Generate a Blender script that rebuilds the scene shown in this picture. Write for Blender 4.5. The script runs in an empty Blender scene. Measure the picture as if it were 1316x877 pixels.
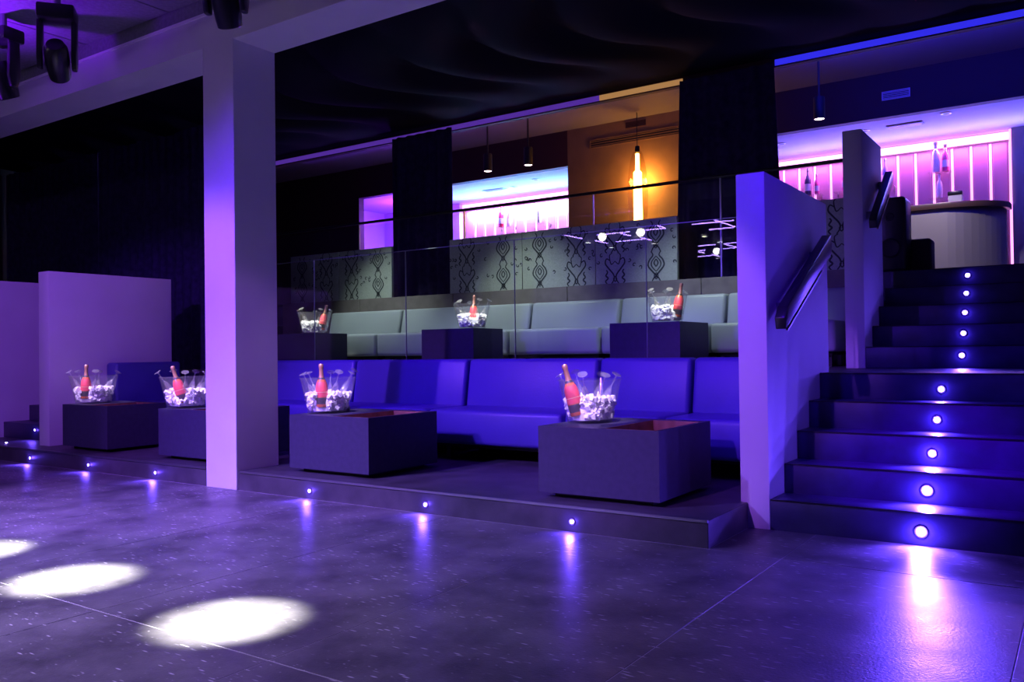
import bpy, bmesh, math, random
from mathutils import Vector, Matrix
random.seed(7)
PI = math.pi
S = bpy.context.scene
COL = S.collection

# ------------------------------------------------------------------ camera
cam_d = bpy.data.cameras.new('camera')
cam_d.sensor_width = 36.0
cam_d.lens = 36.0 * 1091.7 / 1316.0
cam_d.clip_start = 0.05
cam = bpy.data.objects.new('camera', cam_d)
COL.objects.link(cam)
yaw, pit, rol = math.radians(34.195), math.radians(0.681), math.radians(-0.755)
F = Vector((-math.sin(yaw) * math.cos(pit), math.cos(yaw) * math.cos(pit), math.sin(pit)))
R = Vector((math.cos(yaw), math.sin(yaw), 0))
U = R.cross(F)
R2 = R * math.cos(rol) + U * math.sin(rol)
U2 = U * math.cos(rol) - R * math.sin(rol)
M4 = Matrix((R2, U2, -F)).transposed().to_4x4()
M4.translation = Vector((0, 0, 1.0))
cam.matrix_world = M4
S.camera = cam

# ------------------------------------------------------------------ world, exposure
w = bpy.data.worlds.new('world'); S.world = w; w.use_nodes = True
w.node_tree.nodes['Background'].inputs[0].default_value = (0.10, 0.04, 0.45, 1)
w.node_tree.nodes['Background'].inputs[1].default_value = 0.012
S.view_settings.view_transform = 'Standard'
S.view_settings.look = 'None'
S.view_settings.gamma = 1.0
S.view_settings.exposure = 0.0
S.view_settings.use_curve_mapping = False

# ------------------------------------------------------------------ room lights
def spot(name, loc, target, color, power, angle, blend=0.5, radius=0.06, parent=None, spec=1.0):
    d = bpy.data.lights.new(name, 'SPOT'); d.color = color; d.energy = power
    d.spot_size = math.radians(angle); d.spot_blend = blend; d.shadow_soft_size = radius
    d.specular_factor = spec
    o = bpy.data.objects.new(name, d); COL.objects.link(o); o.location = loc
    o.rotation_euler = (Vector(target) - Vector(loc)).to_track_quat('-Z', 'Y').to_euler()
    return o
def area(name, loc, target, color, power, sx, sy):
    d = bpy.data.lights.new(name, 'AREA'); d.shape = 'RECTANGLE'; d.size = sx; d.size_y = sy
    d.color = color; d.energy = power
    o = bpy.data.objects.new(name, d); COL.objects.link(o); o.location = loc
    o.rotation_euler = (Vector(target) - Vector(loc)).to_track_quat('-Z', 'Y').to_euler()
    return o
VIOLET = (0.34, 0.10, 1.0)
# violet wash from the dance floor rig
spot('wash_light_column', (-6.3, -0.2, 3.55), (-5.45, 4.05, 0.35), (0.33, 0.10, 1.0), 1300, 42, 0.45)
spot('wash_light_floor', (-5.4, 0.0, 3.6), (-4.5, 1.6, 0.0), (0.50, 0.36, 1.0), 1900, 80, 1.0)
spot('wash_light_partition', (-2.6, -1.2, 3.5), (-2.30, 4.66, 0.85), VIOLET, 1100, 20, 0.35)
spot('wash_light_left', (-5.0, 0.4, 3.5), (-8.5, 4.7, 0.8), (0.30, 0.07, 1.0), 620, 40, 0.5)
spot('wash_light_tables', (-5.25, 0.3, 3.5), (-4.2, 4.6, 0.15), (0.10, 0.01, 1.0), 1000, 66, 0.8)
# white pool lights over the dance floor
for px in (-4.80, -3.80, -2.70):
    spot('pool_light', (px + 0.02, 1.97, 3.6), (px, 2.05, 0), (1.0, 0.95, 0.88), 9500, 10.4, 1.0, 0.03, spec=0.3)
# blue pars over the lower booths
for px in (-2.6, -4.3, -6.0):
    spot('booth_light_blue', (px, 4.75, 3.4), (px, 6.0, 0.50), (0.14, 0.008, 1.0), 88, 70, 0.8)
# cool white downlights over the middle booths
for px in (-3.2, -5.3, -7.4):
    spot('booth_light_white', (px, 6.70, 3.62), (px + 0.05, 7.75, 1.0), (0.84, 1.0, 0.97), 180, 56, 0.8)
# blue light on the stairs
spot('stair_light_blue', (-1.5, 3.2, 3.5), (-0.75, 5.8, 0.4), (0.05, 0.0, 1.0), 300, 50, 1.0)
spot('stair_glare_fill', (-0.74, 2.7, 3.5), (-0.74, 5.05, 0.40), (0.13, 0.0, 1.0), 2300, 20, 1.0, spec=0.3)  # added spot, imitates the blue glare around the step LEDs
# bar front downlight
spot('bar_front_light', (-1.6, 9.6, 4.05), (-1.5, 11.2, 2.2), (1.0, 0.82, 0.85), 170, 44, 0.8)
# violet glow at the dance floor ceiling
spot('ceiling_wash', (-7.6, 2.6, 2.75), (-7.3, 2.75, 3.7), (0.22, 0.012, 1.0), 420, 110, 1.0)
spot('wash_light_column_side', (-2.6, 1.4, 3.4), (-5.22, 4.25, 0.55), VIOLET, 150, 26, 0.6)

# ------------------------------------------------------------------ materials
def mat(name, col, rough=0.5, metal=0.0, emit=None, es=0.0, spec=0.5, noise=None, bump=None):
    m = bpy.data.materials.new(name); m.use_nodes = True
    nt = m.node_tree; b = nt.nodes['Principled BSDF']
    b.inputs['Base Color'].default_value = (*col, 1)
    b.inputs['Roughness'].default_value = rough
    b.inputs['Metallic'].default_value = metal
    b.inputs['Specular IOR Level'].default_value = spec
    if emit:
        b.inputs['Emission Color'].default_value = (*emit, 1)
        b.inputs['Emission Strength'].default_value = es
    if noise or bump:
        tc = nt.nodes.new('ShaderNodeTexCoord')
    if noise:
        sc, amt = noise
        n = nt.nodes.new('ShaderNodeTexNoise'); n.inputs['Scale'].default_value = sc
        n.inputs['Detail'].default_value = 5
        nt.links.new(tc.outputs['Object'], n.inputs['Vector'])
        r = nt.nodes.new('ShaderNodeValToRGB')
        r.color_ramp.elements[0].position = 0.3; r.color_ramp.elements[1].position = 0.7
        r.color_ramp.elements[0].color = tuple(c * (1 - amt) for c in col) + (1,)
        r.color_ramp.elements[1].color = tuple(min(1, c * (1 + amt)) for c in col) + (1,)
        nt.links.new(n.outputs['Fac'], r.inputs['Fac'])
        nt.links.new(r.outputs['Color'], b.inputs['Base Color'])
    if bump:
        sc, st = bump
        n2 = nt.nodes.new('ShaderNodeTexNoise'); n2.inputs['Scale'].default_value = sc
        n2.inputs['Detail'].default_value = 4
        nt.links.new(tc.outputs['Object'], n2.inputs['Vector'])
        bp = nt.nodes.new('ShaderNodeBump'); bp.inputs['Strength'].default_value = st
        bp.inputs['Distance'].default_value = 0.01
        nt.links.new(n2.outputs['Fac'], bp.inputs['Height'])
        nt.links.new(bp.outputs['Normal'], b.inputs['Normal'])
    return m

def glass_mat(name, tint=(1, 1, 1), base=0.04, edge=0.75, rough=0.0, power=4.0, haze=0.0):
    m = bpy.data.materials.new(name); m.use_nodes = True
    nt = m.node_tree; nt.nodes.clear(); N = nt.nodes.new; L = nt.links.new
    out = N('ShaderNodeOutputMaterial'); mix = N('ShaderNodeMixShader')
    tr = N('ShaderNodeBsdfTransparent'); tr.inputs[0].default_value = (*tint, 1)
    gl = N('ShaderNodeBsdfGlossy'); gl.inputs['Roughness'].default_value = rough
    lw = N('ShaderNodeLayerWeight'); lw.inputs[0].default_value = 0.5
    pw = N('ShaderNodeMath'); pw.operation = 'POWER'; pw.inputs[1].default_value = power
    ma = N('ShaderNodeMath'); ma.operation = 'MULTIPLY_ADD'; ma.inputs[1].default_value = edge; ma.inputs[2].default_value = base; ma.use_clamp = True
    L(lw.outputs['Facing'], pw.inputs[0]); L(pw.outputs[0], ma.inputs[0]); L(ma.outputs[0], mix.inputs[0])
    L(tr.outputs[0], mix.inputs[1]); L(gl.outputs[0], mix.inputs[2])
    if haze:
        df = N('ShaderNodeBsdfTranslucent'); d2 = N('ShaderNodeBsdfDiffuse'); a2 = N('ShaderNodeMixShader'); m2 = N('ShaderNodeMixShader')
        for q in (df, d2): q.inputs[0].default_value = (0.9, 0.9, 0.92, 1)
        L(df.outputs[0], a2.inputs[1]); L(d2.outputs[0], a2.inputs[2]); m2.inputs[0].default_value = haze
        L(mix.outputs[0], m2.inputs[1]); L(a2.outputs[0], m2.inputs[2]); L(m2.outputs[0], out.inputs[0])
    else:
        L(mix.outputs[0], out.inputs[0])
    return m

def floor_mat():
    m = bpy.data.materials.new('scuffed_dark_vinyl'); m.use_nodes = True
    nt = m.node_tree; b = nt.nodes['Principled BSDF']; L = nt.links.new; N = nt.nodes.new
    geo = N('ShaderNodeNewGeometry')
    # broad mottling
    n1 = N('ShaderNodeTexNoise'); n1.inputs['Scale'].default_value = 2.6; n1.inputs['Detail'].default_value = 8
    n1.inputs['Roughness'].default_value = 0.65
    L(geo.outputs['Position'], n1.inputs['Vector'])
    r1 = N('ShaderNodeValToRGB'); r1.color_ramp.elements[0].position = 0.32; r1.color_ramp.elements[1].position = 0.72
    r1.color_ramp.elements[0].color = (0.055, 0.053, 0.06, 1); r1.color_ramp.elements[1].color = (0.20, 0.195, 0.205, 1)
    L(n1.outputs['Fac'], r1.inputs['Fac'])
    # fine speckle of dust and scuffs
    def flecks(scale, stretch, rot, lo, hi, warp):
        mp = N('ShaderNodeMapping'); mp.inputs['Rotation'].default_value = (0, 0, rot)
        mp.inputs['Scale'].default_value = (scale, scale * stretch, scale)
        L(geo.outputs['Position'], mp.inputs['Vector'])
        v = N('ShaderNodeTexVoronoi'); v.inputs['Scale'].default_value = 1.0; v.inputs['Randomness'].default_value = 1.0
        L(mp.outputs[0], v.inputs['Vector'])
        rr = N('ShaderNodeValToRGB'); rr.color_ramp.elements[0].position = lo; rr.color_ramp.elements[1].position = hi
        rr.color_ramp.elements[0].color = (1, 1, 1, 1); rr.color_ramp.elements[1].color = (0, 0, 0, 1)
        L(v.outputs['Distance'], rr.inputs['Fac'])
        nn = N('ShaderNodeTexNoise'); nn.inputs['Scale'].default_value = warp; nn.inputs['Detail'].default_value = 3
        L(geo.outputs['Position'], nn.inputs['Vector'])
        r3 = N('ShaderNodeValToRGB'); r3.color_ramp.elements[0].position = 0.46; r3.color_ramp.elements[1].position = 0.56
        L(nn.outputs['Fac'], r3.inputs['Fac'])
        mu = N('ShaderNodeMath'); mu.operation = 'MULTIPLY'
        L(rr.outputs['Color'], mu.inputs[0]); L(r3.outputs['Color'], mu.inputs[1])
        return mu
    f1 = flecks(9, 5.0, 0.5, 0.08, 0.17, 2.6)
    f2 = flecks(7.5, 7.0, 2.0, 0.08, 0.16, 2.2)
    f3 = flecks(23, 1.7, 0.9, 0.05, 0.16, 4.0)
    a1 = N('ShaderNodeMath'); a1.operation = 'ADD'; L(f1.outputs[0], a1.inputs[0]); L(f2.outputs[0], a1.inputs[1])
    a2 = N('ShaderNodeMath'); a2.operation = 'MULTIPLY_ADD'; L(f3.outputs[0], a2.inputs[0]); a2.inputs[1].default_value = 0.6
    L(a1.outputs[0], a2.inputs[2]); a2.use_clamp = True
    mx = N('ShaderNodeMix'); mx.data_type = 'RGBA'
    L(a2.outputs[0], mx.inputs['Factor']); L(r1.outputs['Color'], mx.inputs['A'])
    mx.inputs['B'].default_value = (0.70, 0.69, 0.71, 1)
    L(mx.outputs['Result'], b.inputs['Base Color'])
    n4 = N('ShaderNodeTexNoise'); n4.inputs['Scale'].default_value = 5; n4.inputs['Detail'].default_value = 6
    L(geo.outputs['Position'], n4.inputs['Vector'])
    mr = N('ShaderNodeMapRange'); mr.inputs['To Min'].default_value = 0.27; mr.inputs['To Max'].default_value = 0.55
    L(n4.outputs['Fac'], mr.inputs['Value']); L(mr.outputs[0], b.inputs['Roughness'])
    n5 = N('ShaderNodeTexNoise'); n5.inputs['Scale'].default_value = 90; n5.inputs['Detail'].default_value = 3
    L(geo.outputs['Position'], n5.inputs['Vector'])
    bp = N('ShaderNodeBump'); bp.inputs['Strength'].default_value = 0.12; bp.inputs['Distance'].default_value = 0.01
    L(n5.outputs['Fac'], bp.inputs['Height']); L(bp.outputs['Normal'], b.inputs['Normal'])
    return m

MT = dict(
    floor=floor_mat(),
    joint=mat('joint_dust', (0.42, 0.41, 0.43), 0.8),
    platform=mat('platform_vinyl', (0.07, 0.066, 0.075), 0.42, noise=(6, 0.3), bump=(60, 0.08)),
    plaster=mat('painted_plaster', (0.72, 0.70, 0.72), 0.65, noise=(2.5, 0.04), bump=(40, 0.05)),
    stair=mat('stair_vinyl', (0.030, 0.028, 0.085), 0.42, noise=(8, 0.25), bump=(70, 0.06)),
    black=mat('matt_black', (0.012, 0.011, 0.014), 0.6),
    blackgloss=mat('black_plastic', (0.015, 0.015, 0.018), 0.28),
    drape=mat('black_velvet', (0.034, 0.022, 0.085), 0.95, spec=0.1, noise=(14, 0.3)),
    ceil_fabric=mat('black_ceiling_fabric', (0.006, 0.005, 0.014), 0.95, spec=0.05),
    ceil_tile=mat('ceiling_tile', (0.24, 0.24, 0.27), 0.8, noise=(30, 0.15)),
    steel=mat('dull_steel', (0.35, 0.35, 0.38), 0.35, 0.9),
    blue_leather=mat('blue_leather', (0.075, 0.055, 0.34), 0.42, bump=(55, 0.10), noise=(2.0, 0.12)),
    grey_leather=mat('grey_leather', (0.42, 0.46, 0.48), 0.40, bump=(55, 0.10), noise=(2.0, 0.08)),
    table=mat('anthracite_laminate', (0.050, 0.048, 0.085), 0.45, noise=(25, 0.12)),
    lining=mat('walnut_lining', (0.34, 0.17, 0.10), 0.5, noise=(12, 0.3)),
    fascia=mat('taupe_board', (0.20, 0.17, 0.16), 0.6, noise=(9, 0.15)),
    damask=mat('damask_cloth', (0.42, 0.46, 0.40), 0.6, noise=(60, 0.10)),
    damask_ink=mat('damask_ink', (0.045, 0.055, 0.06), 0.7),
    maroon=mat('maroon_paint', (0.05, 0.014, 0.022), 0.7),
    brown=mat('brown_paint', (0.22, 0.13, 0.07), 0.7, noise=(4, 0.1)),
    dim_paint=mat('dim_ceiling_paint', (0.22, 0.20, 0.25), 0.7),
    white_paint=mat('white_paint', (0.62, 0.60, 0.66), 0.7),
    bar_panel=mat('bar_back_panel', (0.36, 0.20, 0.34), 0.5),
    bar_front=mat('brushed_metal_front', (0.42, 0.40, 0.40), 0.45, 0.6),
    bar_top=mat('bar_top_wood', (0.10, 0.055, 0.05), 0.3),
    glass=glass_mat('clear_glass', (0.95, 0.97, 0.97), 0.03, 0.7),
    glass_edge=mat('polished_glass_edge', (0.22, 0.27, 0.27), 0.25, spec=0.6),
    acrylic=glass_mat('clear_acrylic', (0.98, 0.98, 0.99), 0.03, 0.45, 0.10, 3.0, 0.035),
    flute=glass_mat('flute_glass', (0.97, 0.97, 0.98), 0.06, 0.6, 0.12, 2.0, 0.10),
    ice=mat('ice', (0.97, 0.97, 0.98), 0.35, spec=0.7),
    rose=mat('rose_champagne', (0.62, 0.13, 0.04), 0.12, spec=0.8),
    foil=mat('rose_foil', (0.45, 0.22, 0.17), 0.35, 0.5),
    label_pink=mat('pink_label', (0.66, 0.05, 0.08), 0.5),
    label_dark=mat('dark_label', (0.03, 0.02, 0.03), 0.4),
    label_gold=mat('gold_print', (0.80, 0.55, 0.30), 0.4, 0.4),
)
# strips that give off light, and the painted glow of the ceiling lip
MT['led'] = mat('led_lens', (0.8, 0.8, 0.9), 0.3, emit=(0.26, 0.19, 1.0), es=50)
MT['tube'] = mat('amber_filament', (0.9, 0.7, 0.4), 0.4, emit=(1.0, 0.50, 0.11), es=16)
MT['pink_led'] = mat('pink_led_strip', (0.9, 0.6, 0.8), 0.4, emit=(1.0, 0.36, 0.95), es=1.7)
MT['pink_cove'] = mat('pink_led_cove', (0.9, 0.6, 0.8), 0.4, emit=(1.0, 0.45, 0.95), es=2.1)
MT['blue_lit_lip'] = mat('blue_lip_glow', (0.2, 0.2, 0.9), 0.4, emit=(0.035, 0.03, 1.0), es=0.75)
MT['violet_lit_lip'] = mat('violet_lip_glow', (0.2, 0.1, 0.5), 0.4, emit=(0.16, 0.05, 0.6), es=0.45)
MT['amber_lit_lip'] = mat('amber_lip_glow', (0.5, 0.3, 0.2), 0.4, emit=(0.9, 0.45, 0.14), es=0.4)
MT['white_led'] = mat('white_led', (0.9, 0.9, 0.9), 0.4, emit=(1.0, 0.93, 0.85), es=30)
MT['led_tube'] = mat('violet_led_tube', (0.5, 0.4, 0.9), 0.4, emit=(0.40, 0.22, 1.0), es=45)
MT['downlight'] = mat('downlight_lens', (0.9, 0.85, 0.85), 0.4, emit=(1.0, 0.66, 0.62), es=10)

# ------------------------------------------------------------------ mesh helpers
def link(name, me, m, parent=None, loc=(0, 0, 0), rot=(0, 0, 0)):
    if m: me.materials.append(m)
    o = bpy.data.objects.new(name, me); COL.objects.link(o)
    o.location = loc; o.rotation_euler = rot
    if parent: o.parent = parent
    return o
def smooth(me, ang=40):
    for p in me.polygons: p.use_smooth = True
    try: me.set_sharp_from_angle(angle=math.radians(ang))
    except Exception: pass
class MB:
    def __init__(s): s.v = []; s.f = []
    def box(s, x0, x1, y0, y1, z0, z1):
        n = len(s.v)
        s.v += [(x0, y0, z0), (x1, y0, z0), (x1, y1, z0), (x0, y1, z0), (x0, y0, z1), (x1, y0, z1), (x1, y1, z1), (x0, y1, z1)]
        s.f += [tuple(n + i for i in q) for q in ((0, 3, 2, 1), (4, 5, 6, 7), (0, 1, 5, 4), (1, 2, 6, 5), (2, 3, 7, 6), (3, 0, 4, 7))]
        return s
    def prism(s, pts, axis, a, b):
        """polygon pts (2D) extruded along axis from a to b"""
        n = len(s.v); k = len(pts)
        for t in (a, b):
            for p in pts:
                if axis == 'x': s.v.append((t, p[0], p[1]))
                elif axis == 'y': s.v.append((p[0], t, p[1]))
                else: s.v.append((p[0], p[1], t))
        s.f.append(tuple(n + i for i in range(k))); s.f.append(tuple(n + k + i for i in reversed(range(k))))
        for i in range(k):
            j = (i + 1) % k
            s.f.append((n + i, n + k + i, n + k + j, n + j))
        return s
    def lathe(s, prof, c=(0, 0, 0), seg=20, sx=1.0, sy=1.0, mtx=None):
        n = len(s.v); k = len(prof)
        for i in range(seg):
            a = 2 * PI * i / seg
            for r, z in prof:
                p = Vector((r * math.cos(a) * sx, r * math.sin(a) * sy, z))
                if mtx: p = mtx @ p
                s.v.append((p.x + c[0], p.y + c[1], p.z + c[2]))
        for i in range(seg):
            j = (i + 1) % seg
            for q in range(k - 1):
                s.f.append((n + i * k + q, n + j * k + q, n + j * k + q + 1, n + i * k + q + 1))
        return s
    def tube(s, pts, r, seg=8):
        pts = [Vector(p) for p in pts]; n = len(s.v)
        for i, p in enumerate(pts):
            t = (pts[min(i + 1, len(pts) - 1)] - pts[max(i - 1, 0)]).normalized()
            up = Vector((0, 0, 1)) if abs(t.z) < 0.9 else Vector((1, 0, 0))
            a = t.cross(up).normalized(); b = a.cross(t)
            for k in range(seg):
                th = 2 * PI * k / seg
                s.v.append(tuple(p + a * r * math.cos(th) + b * r * math.sin(th)))
        for i in range(len(pts) - 1):
            for k in range(seg):
                j = (k + 1) % seg
                s.f.append((n + i * seg + k, n + i * seg + j, n + (i + 1) * seg + j, n + (i + 1) * seg + k))
        s.f.append(tuple(n + k for k in reversed(range(seg)))); e = n + (len(pts) - 1) * seg
        s.f.append(tuple(e + k for k in range(seg)))
        return s
    def mesh(s, name, bevel=0.0, seg=2, sm=False):
        me = bpy.data.meshes.new(name); me.from_pydata(s.v, [], s.f); me.update()
        bm = bmesh.new(); bm.from_mesh(me)
        bmesh.ops.remove_doubles(bm, verts=bm.verts, dist=1e-6)
        bmesh.ops.recalc_face_normals(bm, faces=bm.faces)
        if bevel: bmesh.ops.bevel(bm, geom=list(bm.edges), offset=bevel, segments=seg, profile=0.5, affect='EDGES')
        bm.to_mesh(me); bm.free()
        if sm or bevel: smooth(me)
        return me
    def build(s, name, m, parent=None, loc=(0, 0, 0), rot=(0, 0, 0), bevel=0.0, seg=2, sm=False):
        return link(name, s.mesh(name, bevel, seg, sm), m, parent, loc, rot)
def tag(o, label, cat, group=None):
    o['label'] = label; o['category'] = cat
    if group: o['group'] = group
    return o
def thing(name, label, cat, loc=(0, 0, 0), rot=(0, 0, 0), group=None):
    o = bpy.data.objects.new(name, None); COL.objects.link(o); o.empty_display_size = 0.1
    o.location = loc; o.rotation_euler = rot
    return tag(o, label, cat, group)
def struct(o, label=None):
    o['kind'] = 'structure'
    if label: o['label'] = label
    return o
def copy_tree(o, parent=None):
    c = o.copy(); COL.objects.link(c)
    if parent: c.parent = parent
    for ch in list(o.children): copy_tree(ch, c)
    return c
def light_point(name, loc, color, power, radius, parent=None):
    d = bpy.data.lights.new(name, 'POINT'); d.color = color; d.energy = power; d.shadow_soft_size = radius
    o = bpy.data.objects.new(name, d); COL.objects.link(o); o.location = loc
    if parent: o.parent = parent
    return o
# ================================================================== SETTING
# dance floor: slab + vinyl panels with open joints
fl = struct(MB().box(-13.5, 3.0, -14.0, 4.7, -0.20, -0.0012).build('floor', MT['joint']))
xs = [-0.21 - 1.0125 * i for i in range(-3, 13)]
ys = [-2.55, -0.35, 1.847, 4.055]
pm = {}
for i in range(len(xs) - 1):
    for j in range(3):
        g = 0.0022
        if 'p' not in pm:
            pm['p'] = MB().box(-0.50625 + g, 0.50625 - g, -1.1 + g, 1.1 - g, -0.0025, 0).mesh('floor_panel', 0.0005, 1)
            pm['p'].materials.append(MT['floor'])
        o = bpy.data.objects.new('floor_panel', pm['p']); COL.objects.link(o); o.parent = fl
        o.location = ((xs[i] + xs[i + 1]) / 2, (ys[j] + ys[j + 1]) / 2, 0)

g = 0.0022
for i in range(len(xs) - 1):
    if -1.60 < xs[i] - 0.0 and xs[i] < 2.9:
        x0 = max(xs[i + 1], -1.585)
        MB().box(x0 + g, xs[i] - g, 4.055 + g, 4.70, -0.0025, 0).build('floor_panel', MT['floor'], fl)
# lower platform
PZ = 0.14
pf = struct(MB().box(-9.75, -1.59, 4.06, 6.08, -0.005, PZ).build('floor_platform', MT['platform'], bevel=0.004, seg=1))
MB().box(-5.20, -1.59, 4.052, 4.066, PZ - 0.012, PZ + 0.002).build('nosing', MT['steel'], pf)
MB().box(-9.75, -5.60, 4.052, 4.066, PZ - 0.012, PZ + 0.002).build('nosing', MT['steel'], pf)

# middle level and top level slabs
MZ = 0.83
struct(MB().box(-13.0, -1.465, 6.08, 8.12, -0.005, MZ).build('floor_middle', MT['platform'], bevel=0.004, seg=1))
TZ = 1.66
struct(MB().box(-13.0, 2.6, 8.10, 13.0, 1.40, TZ).build('floor_top', MT['stair'], bevel=0.004, seg=1))

# ledge between the two: taupe boards
lw = struct(MB().box(-13.0, -1.60, 8.12, 8.18, MZ, 1.70).build('wall_ledge', MT['black']))
bx = [-9.4, -7.9, -6.35, -4.75, -3.2, -2.4, -1.6]
for a, b in zip(bx[:-1], bx[1:]):
    MB().box(a + 0.004, b - 0.004, 8.085, 8.125, MZ, 1.705).build('fascia_board', MT['fascia'], lw, bevel=0.003, seg=1)

# column and beam
struct(MB().box(-5.58, -5.22, 4.045, 4.44, -0.002, 3.36).build('trim_column', MT['plaster'], bevel=0.004, seg=1))
struct(MB().box(-13.0, 2.5, 4.07, 4.46, 3.605, 4.0).build('wall_above_beam', MT['ceil_tile']))
bm_ = struct(MB().box(-13.0, 2.5, 4.05, 4.44, 3.35, 3.605).build('trim_beam', MT['plaster'], bevel=0.004, seg=1))
MB().box(-13.0, -5.30, 4.035, 4.05, 3.592, 3.612).build('edge_strip', mat('pale_edge_strip', (0.85, 0.8, 0.85), 0.4), bm_)

# partitions of the booths and stairs
def partition(name, x0, x1, y0, y1, z0, z1):
    return struct(MB().box(x0, x1, y0, y1, z0, z1).build(name, MT['plaster'], bevel=0.006, seg=2))
partition('wall_stair_left', -1.63, -1.467, 4.655, 5.99, -0.002, 1.975)
partition('wall_stair_right', 0.0, 0.165, 4.655, 5.99, -0.002, 1.975)
partition('wall_upper_stair_left', -1.585, -1.44, 7.0, 7.75, MZ, 2.70)
partition('wall_upper_stair_right', 0.0, 0.165, 7.0, 7.75, MZ, 2.70)
partition('wall_booth_left', -8.50, -8.31, 4.27, 5.60, PZ, 1.835)
partition('wall_far_left', -9.95, -9.75, 4.27, 6.10, -0.002, 1.835)

# main stairs, each step a piece
st = struct(MB().box(-1.467, 0.0, 4.70, 8.10, -0.004, 0.05).build('floor_stairs', MT['stair']))
RZ, TR = 0.166, 0.27
for k in range(5):
    y0 = 4.66 + k * TR; y1 = y0 + TR if k < 4 else 7.02
    s = MB().box(-1.467, 0.0, y0, y1, -0.002 if k == 0 else k * RZ - 0.03, (k + 1) * RZ).build('step', MT['stair'], st, bevel=0.005, seg=2)
    MB().box(-1.462, -0.005, y0 - 0.004, y0 + 0.012, (k + 1) * RZ - 0.006, (k + 1) * RZ + 0.0015).build('nosing', MT['blackgloss'], s)
for k in range(5):
    y0 = 7.0 + k * TR; y1 = y0 + TR + 0.02
    s = MB().box(-1.44, 0.0, y0, y1, MZ + k * RZ - (0.0 if k == 0 else 0.03), MZ + (k + 1) * RZ).build('step', MT['stair'], st, bevel=0.005, seg=2)
    MB().box(-1.435, -0.005, y0 - 0.004, y0 + 0.012, MZ + (k + 1) * RZ - 0.006, MZ + (k + 1) * RZ + 0.0015).build('nosing', MT['blackgloss'], s)
struct(MB().box(-1.467, 2.5, 5.9, 8.1, -0.004, MZ - 0.17).build('floor_stair_core', MT['black']))

# small stairs at the far left
sl = struct(MB().box(-9.75, -8.5, 4.60, 6.08, 0.0, PZ + 0.01).build('floor_stairs_left', MT['stair']))
for k in range(4):
    y0 = 4.52 + k * TR
    MB().box(-9.75, -8.5, y0, y0 + TR + (0.6 if k == 3 else 0), PZ + k * RZ + (0 if k == 0 else -0.03), PZ + (k + 1) * RZ).build('step', MT['stair'], sl, bevel=0.005, seg=2)

# black drape wall at the left, folds
def drape(name, x0, x1, y, z0, z1, fold, amp, m, label, flare=0.0, thick=0.006, kindstruct=False, cat='curtain'):
    n = max(24, int((x1 - x0) / fold * 10)); rows = 9
    rnd = random.Random(int(abs(x0) * 100)); ph = [rnd.uniform(-0.5, 0.5) for _ in range(n + 1)]
    mb = MB(); top = []
    for side in (0, 1):
        for r in range(rows):
            t = r / (rows - 1); z = z1 + (z0 - z1) * t
            for i in range(n + 1):
                u = i / n
                x = x0 + (x1 - x0) * u + flare * t * (u - 0.5) * 2
                a = amp * (0.55 + 0.45 * t) * (0.8 + 0.4 * math.sin(7.3 * u + 1.0))
                yy = y + a * math.sin(2 * PI * (u * (x1 - x0) / fold) + 0.8 * ph[i] * 0.3) + side * thick
                mb.v.append((x, yy, z))
    W_ = n + 1; off = rows * W_
    for r in range(rows - 1):
        for i in range(n):
            a = r * W_ + i
            mb.f.append((a, a + 1, a + W_ + 1, a + W_)); mb.f.append((off + a, off + a + W_, off + a + W_ + 1, off + a + 1))
    for i in range(n):
        mb.f.append((i, off + i, off + i + 1, i + 1)); b = (rows - 1) * W_
        mb.f.append((b + i, b + i + 1, off + b + i + 1, off + b + i))
    for r in range(rows - 1):
        a = r * W_; mb.f.append((a, a + W_, off + a + W_, off + a)); a = r * W_ + n; mb.f.append((a, off + a, off + a + W_, a + W_))
    o = mb.build(name, m, sm=True)
    if not kindstruct: tag(o, label, cat)
    return o
drape('stage_curtain', -13.45, -10.97, 6.30, MZ, 3.75, 0.16, 0.035, MT['drape'], 'black full-height curtain hanging behind the far left steps')
drape('stage_curtain', -10.95, -7.72, 6.30, MZ, 3.75, 0.16, 0.035, MT['drape'], 'wide black curtain hanging behind the left booth partition')
drape('black_curtain', -3.62, -2.60, 8.62, TZ + 0.005, 3.90, 0.17, 0.035, MT['drape'], 'black curtain between the amber lamp wall and the bar', 0.07)
drape('black_curtain', -7.78, -6.76, 8.62, TZ + 0.005, 3.90, 0.17, 0.035, MT['drape'], 'black curtain beside the two small pendant spots')

# swagged black fabric under the ceiling
nx, ny = 150, 22; mb = MB()
for j in range(ny + 1):
    v = j / ny; y = 4.46 + (8.64 - 4.46) * v
    for i in range(nx + 1):
        u = i / nx; x = -13.0 + 15.5 * u
        fr = (x + 13.0 + 0.25 * math.sin(2.2 * y)) / 0.86; fr -= math.floor(fr)
        sag = 0.15 * (1 - (2 * fr - 1) ** 2) * (0.35 + 0.65 * math.sin(PI * min(1, max(0, v * 0.96 + 0.02))))
        mb.v.append((x, y, 3.80 + 0.16 * v - sag * (1 - v ** 4) + 0.03 * math.sin(3 * y + x) * (1 - v)))
for j in range(ny):
    for i in range(nx):
        a = j * (nx + 1) + i; mb.f.append((a, a + 1, a + nx + 2, a + nx + 1))
cf = mb.build('ceiling_fabric', MT['ceil_fabric'], sm=True); struct(cf)
md = cf.modifiers.new('cloth', 'SOLIDIFY'); md.thickness = 0.01

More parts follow.
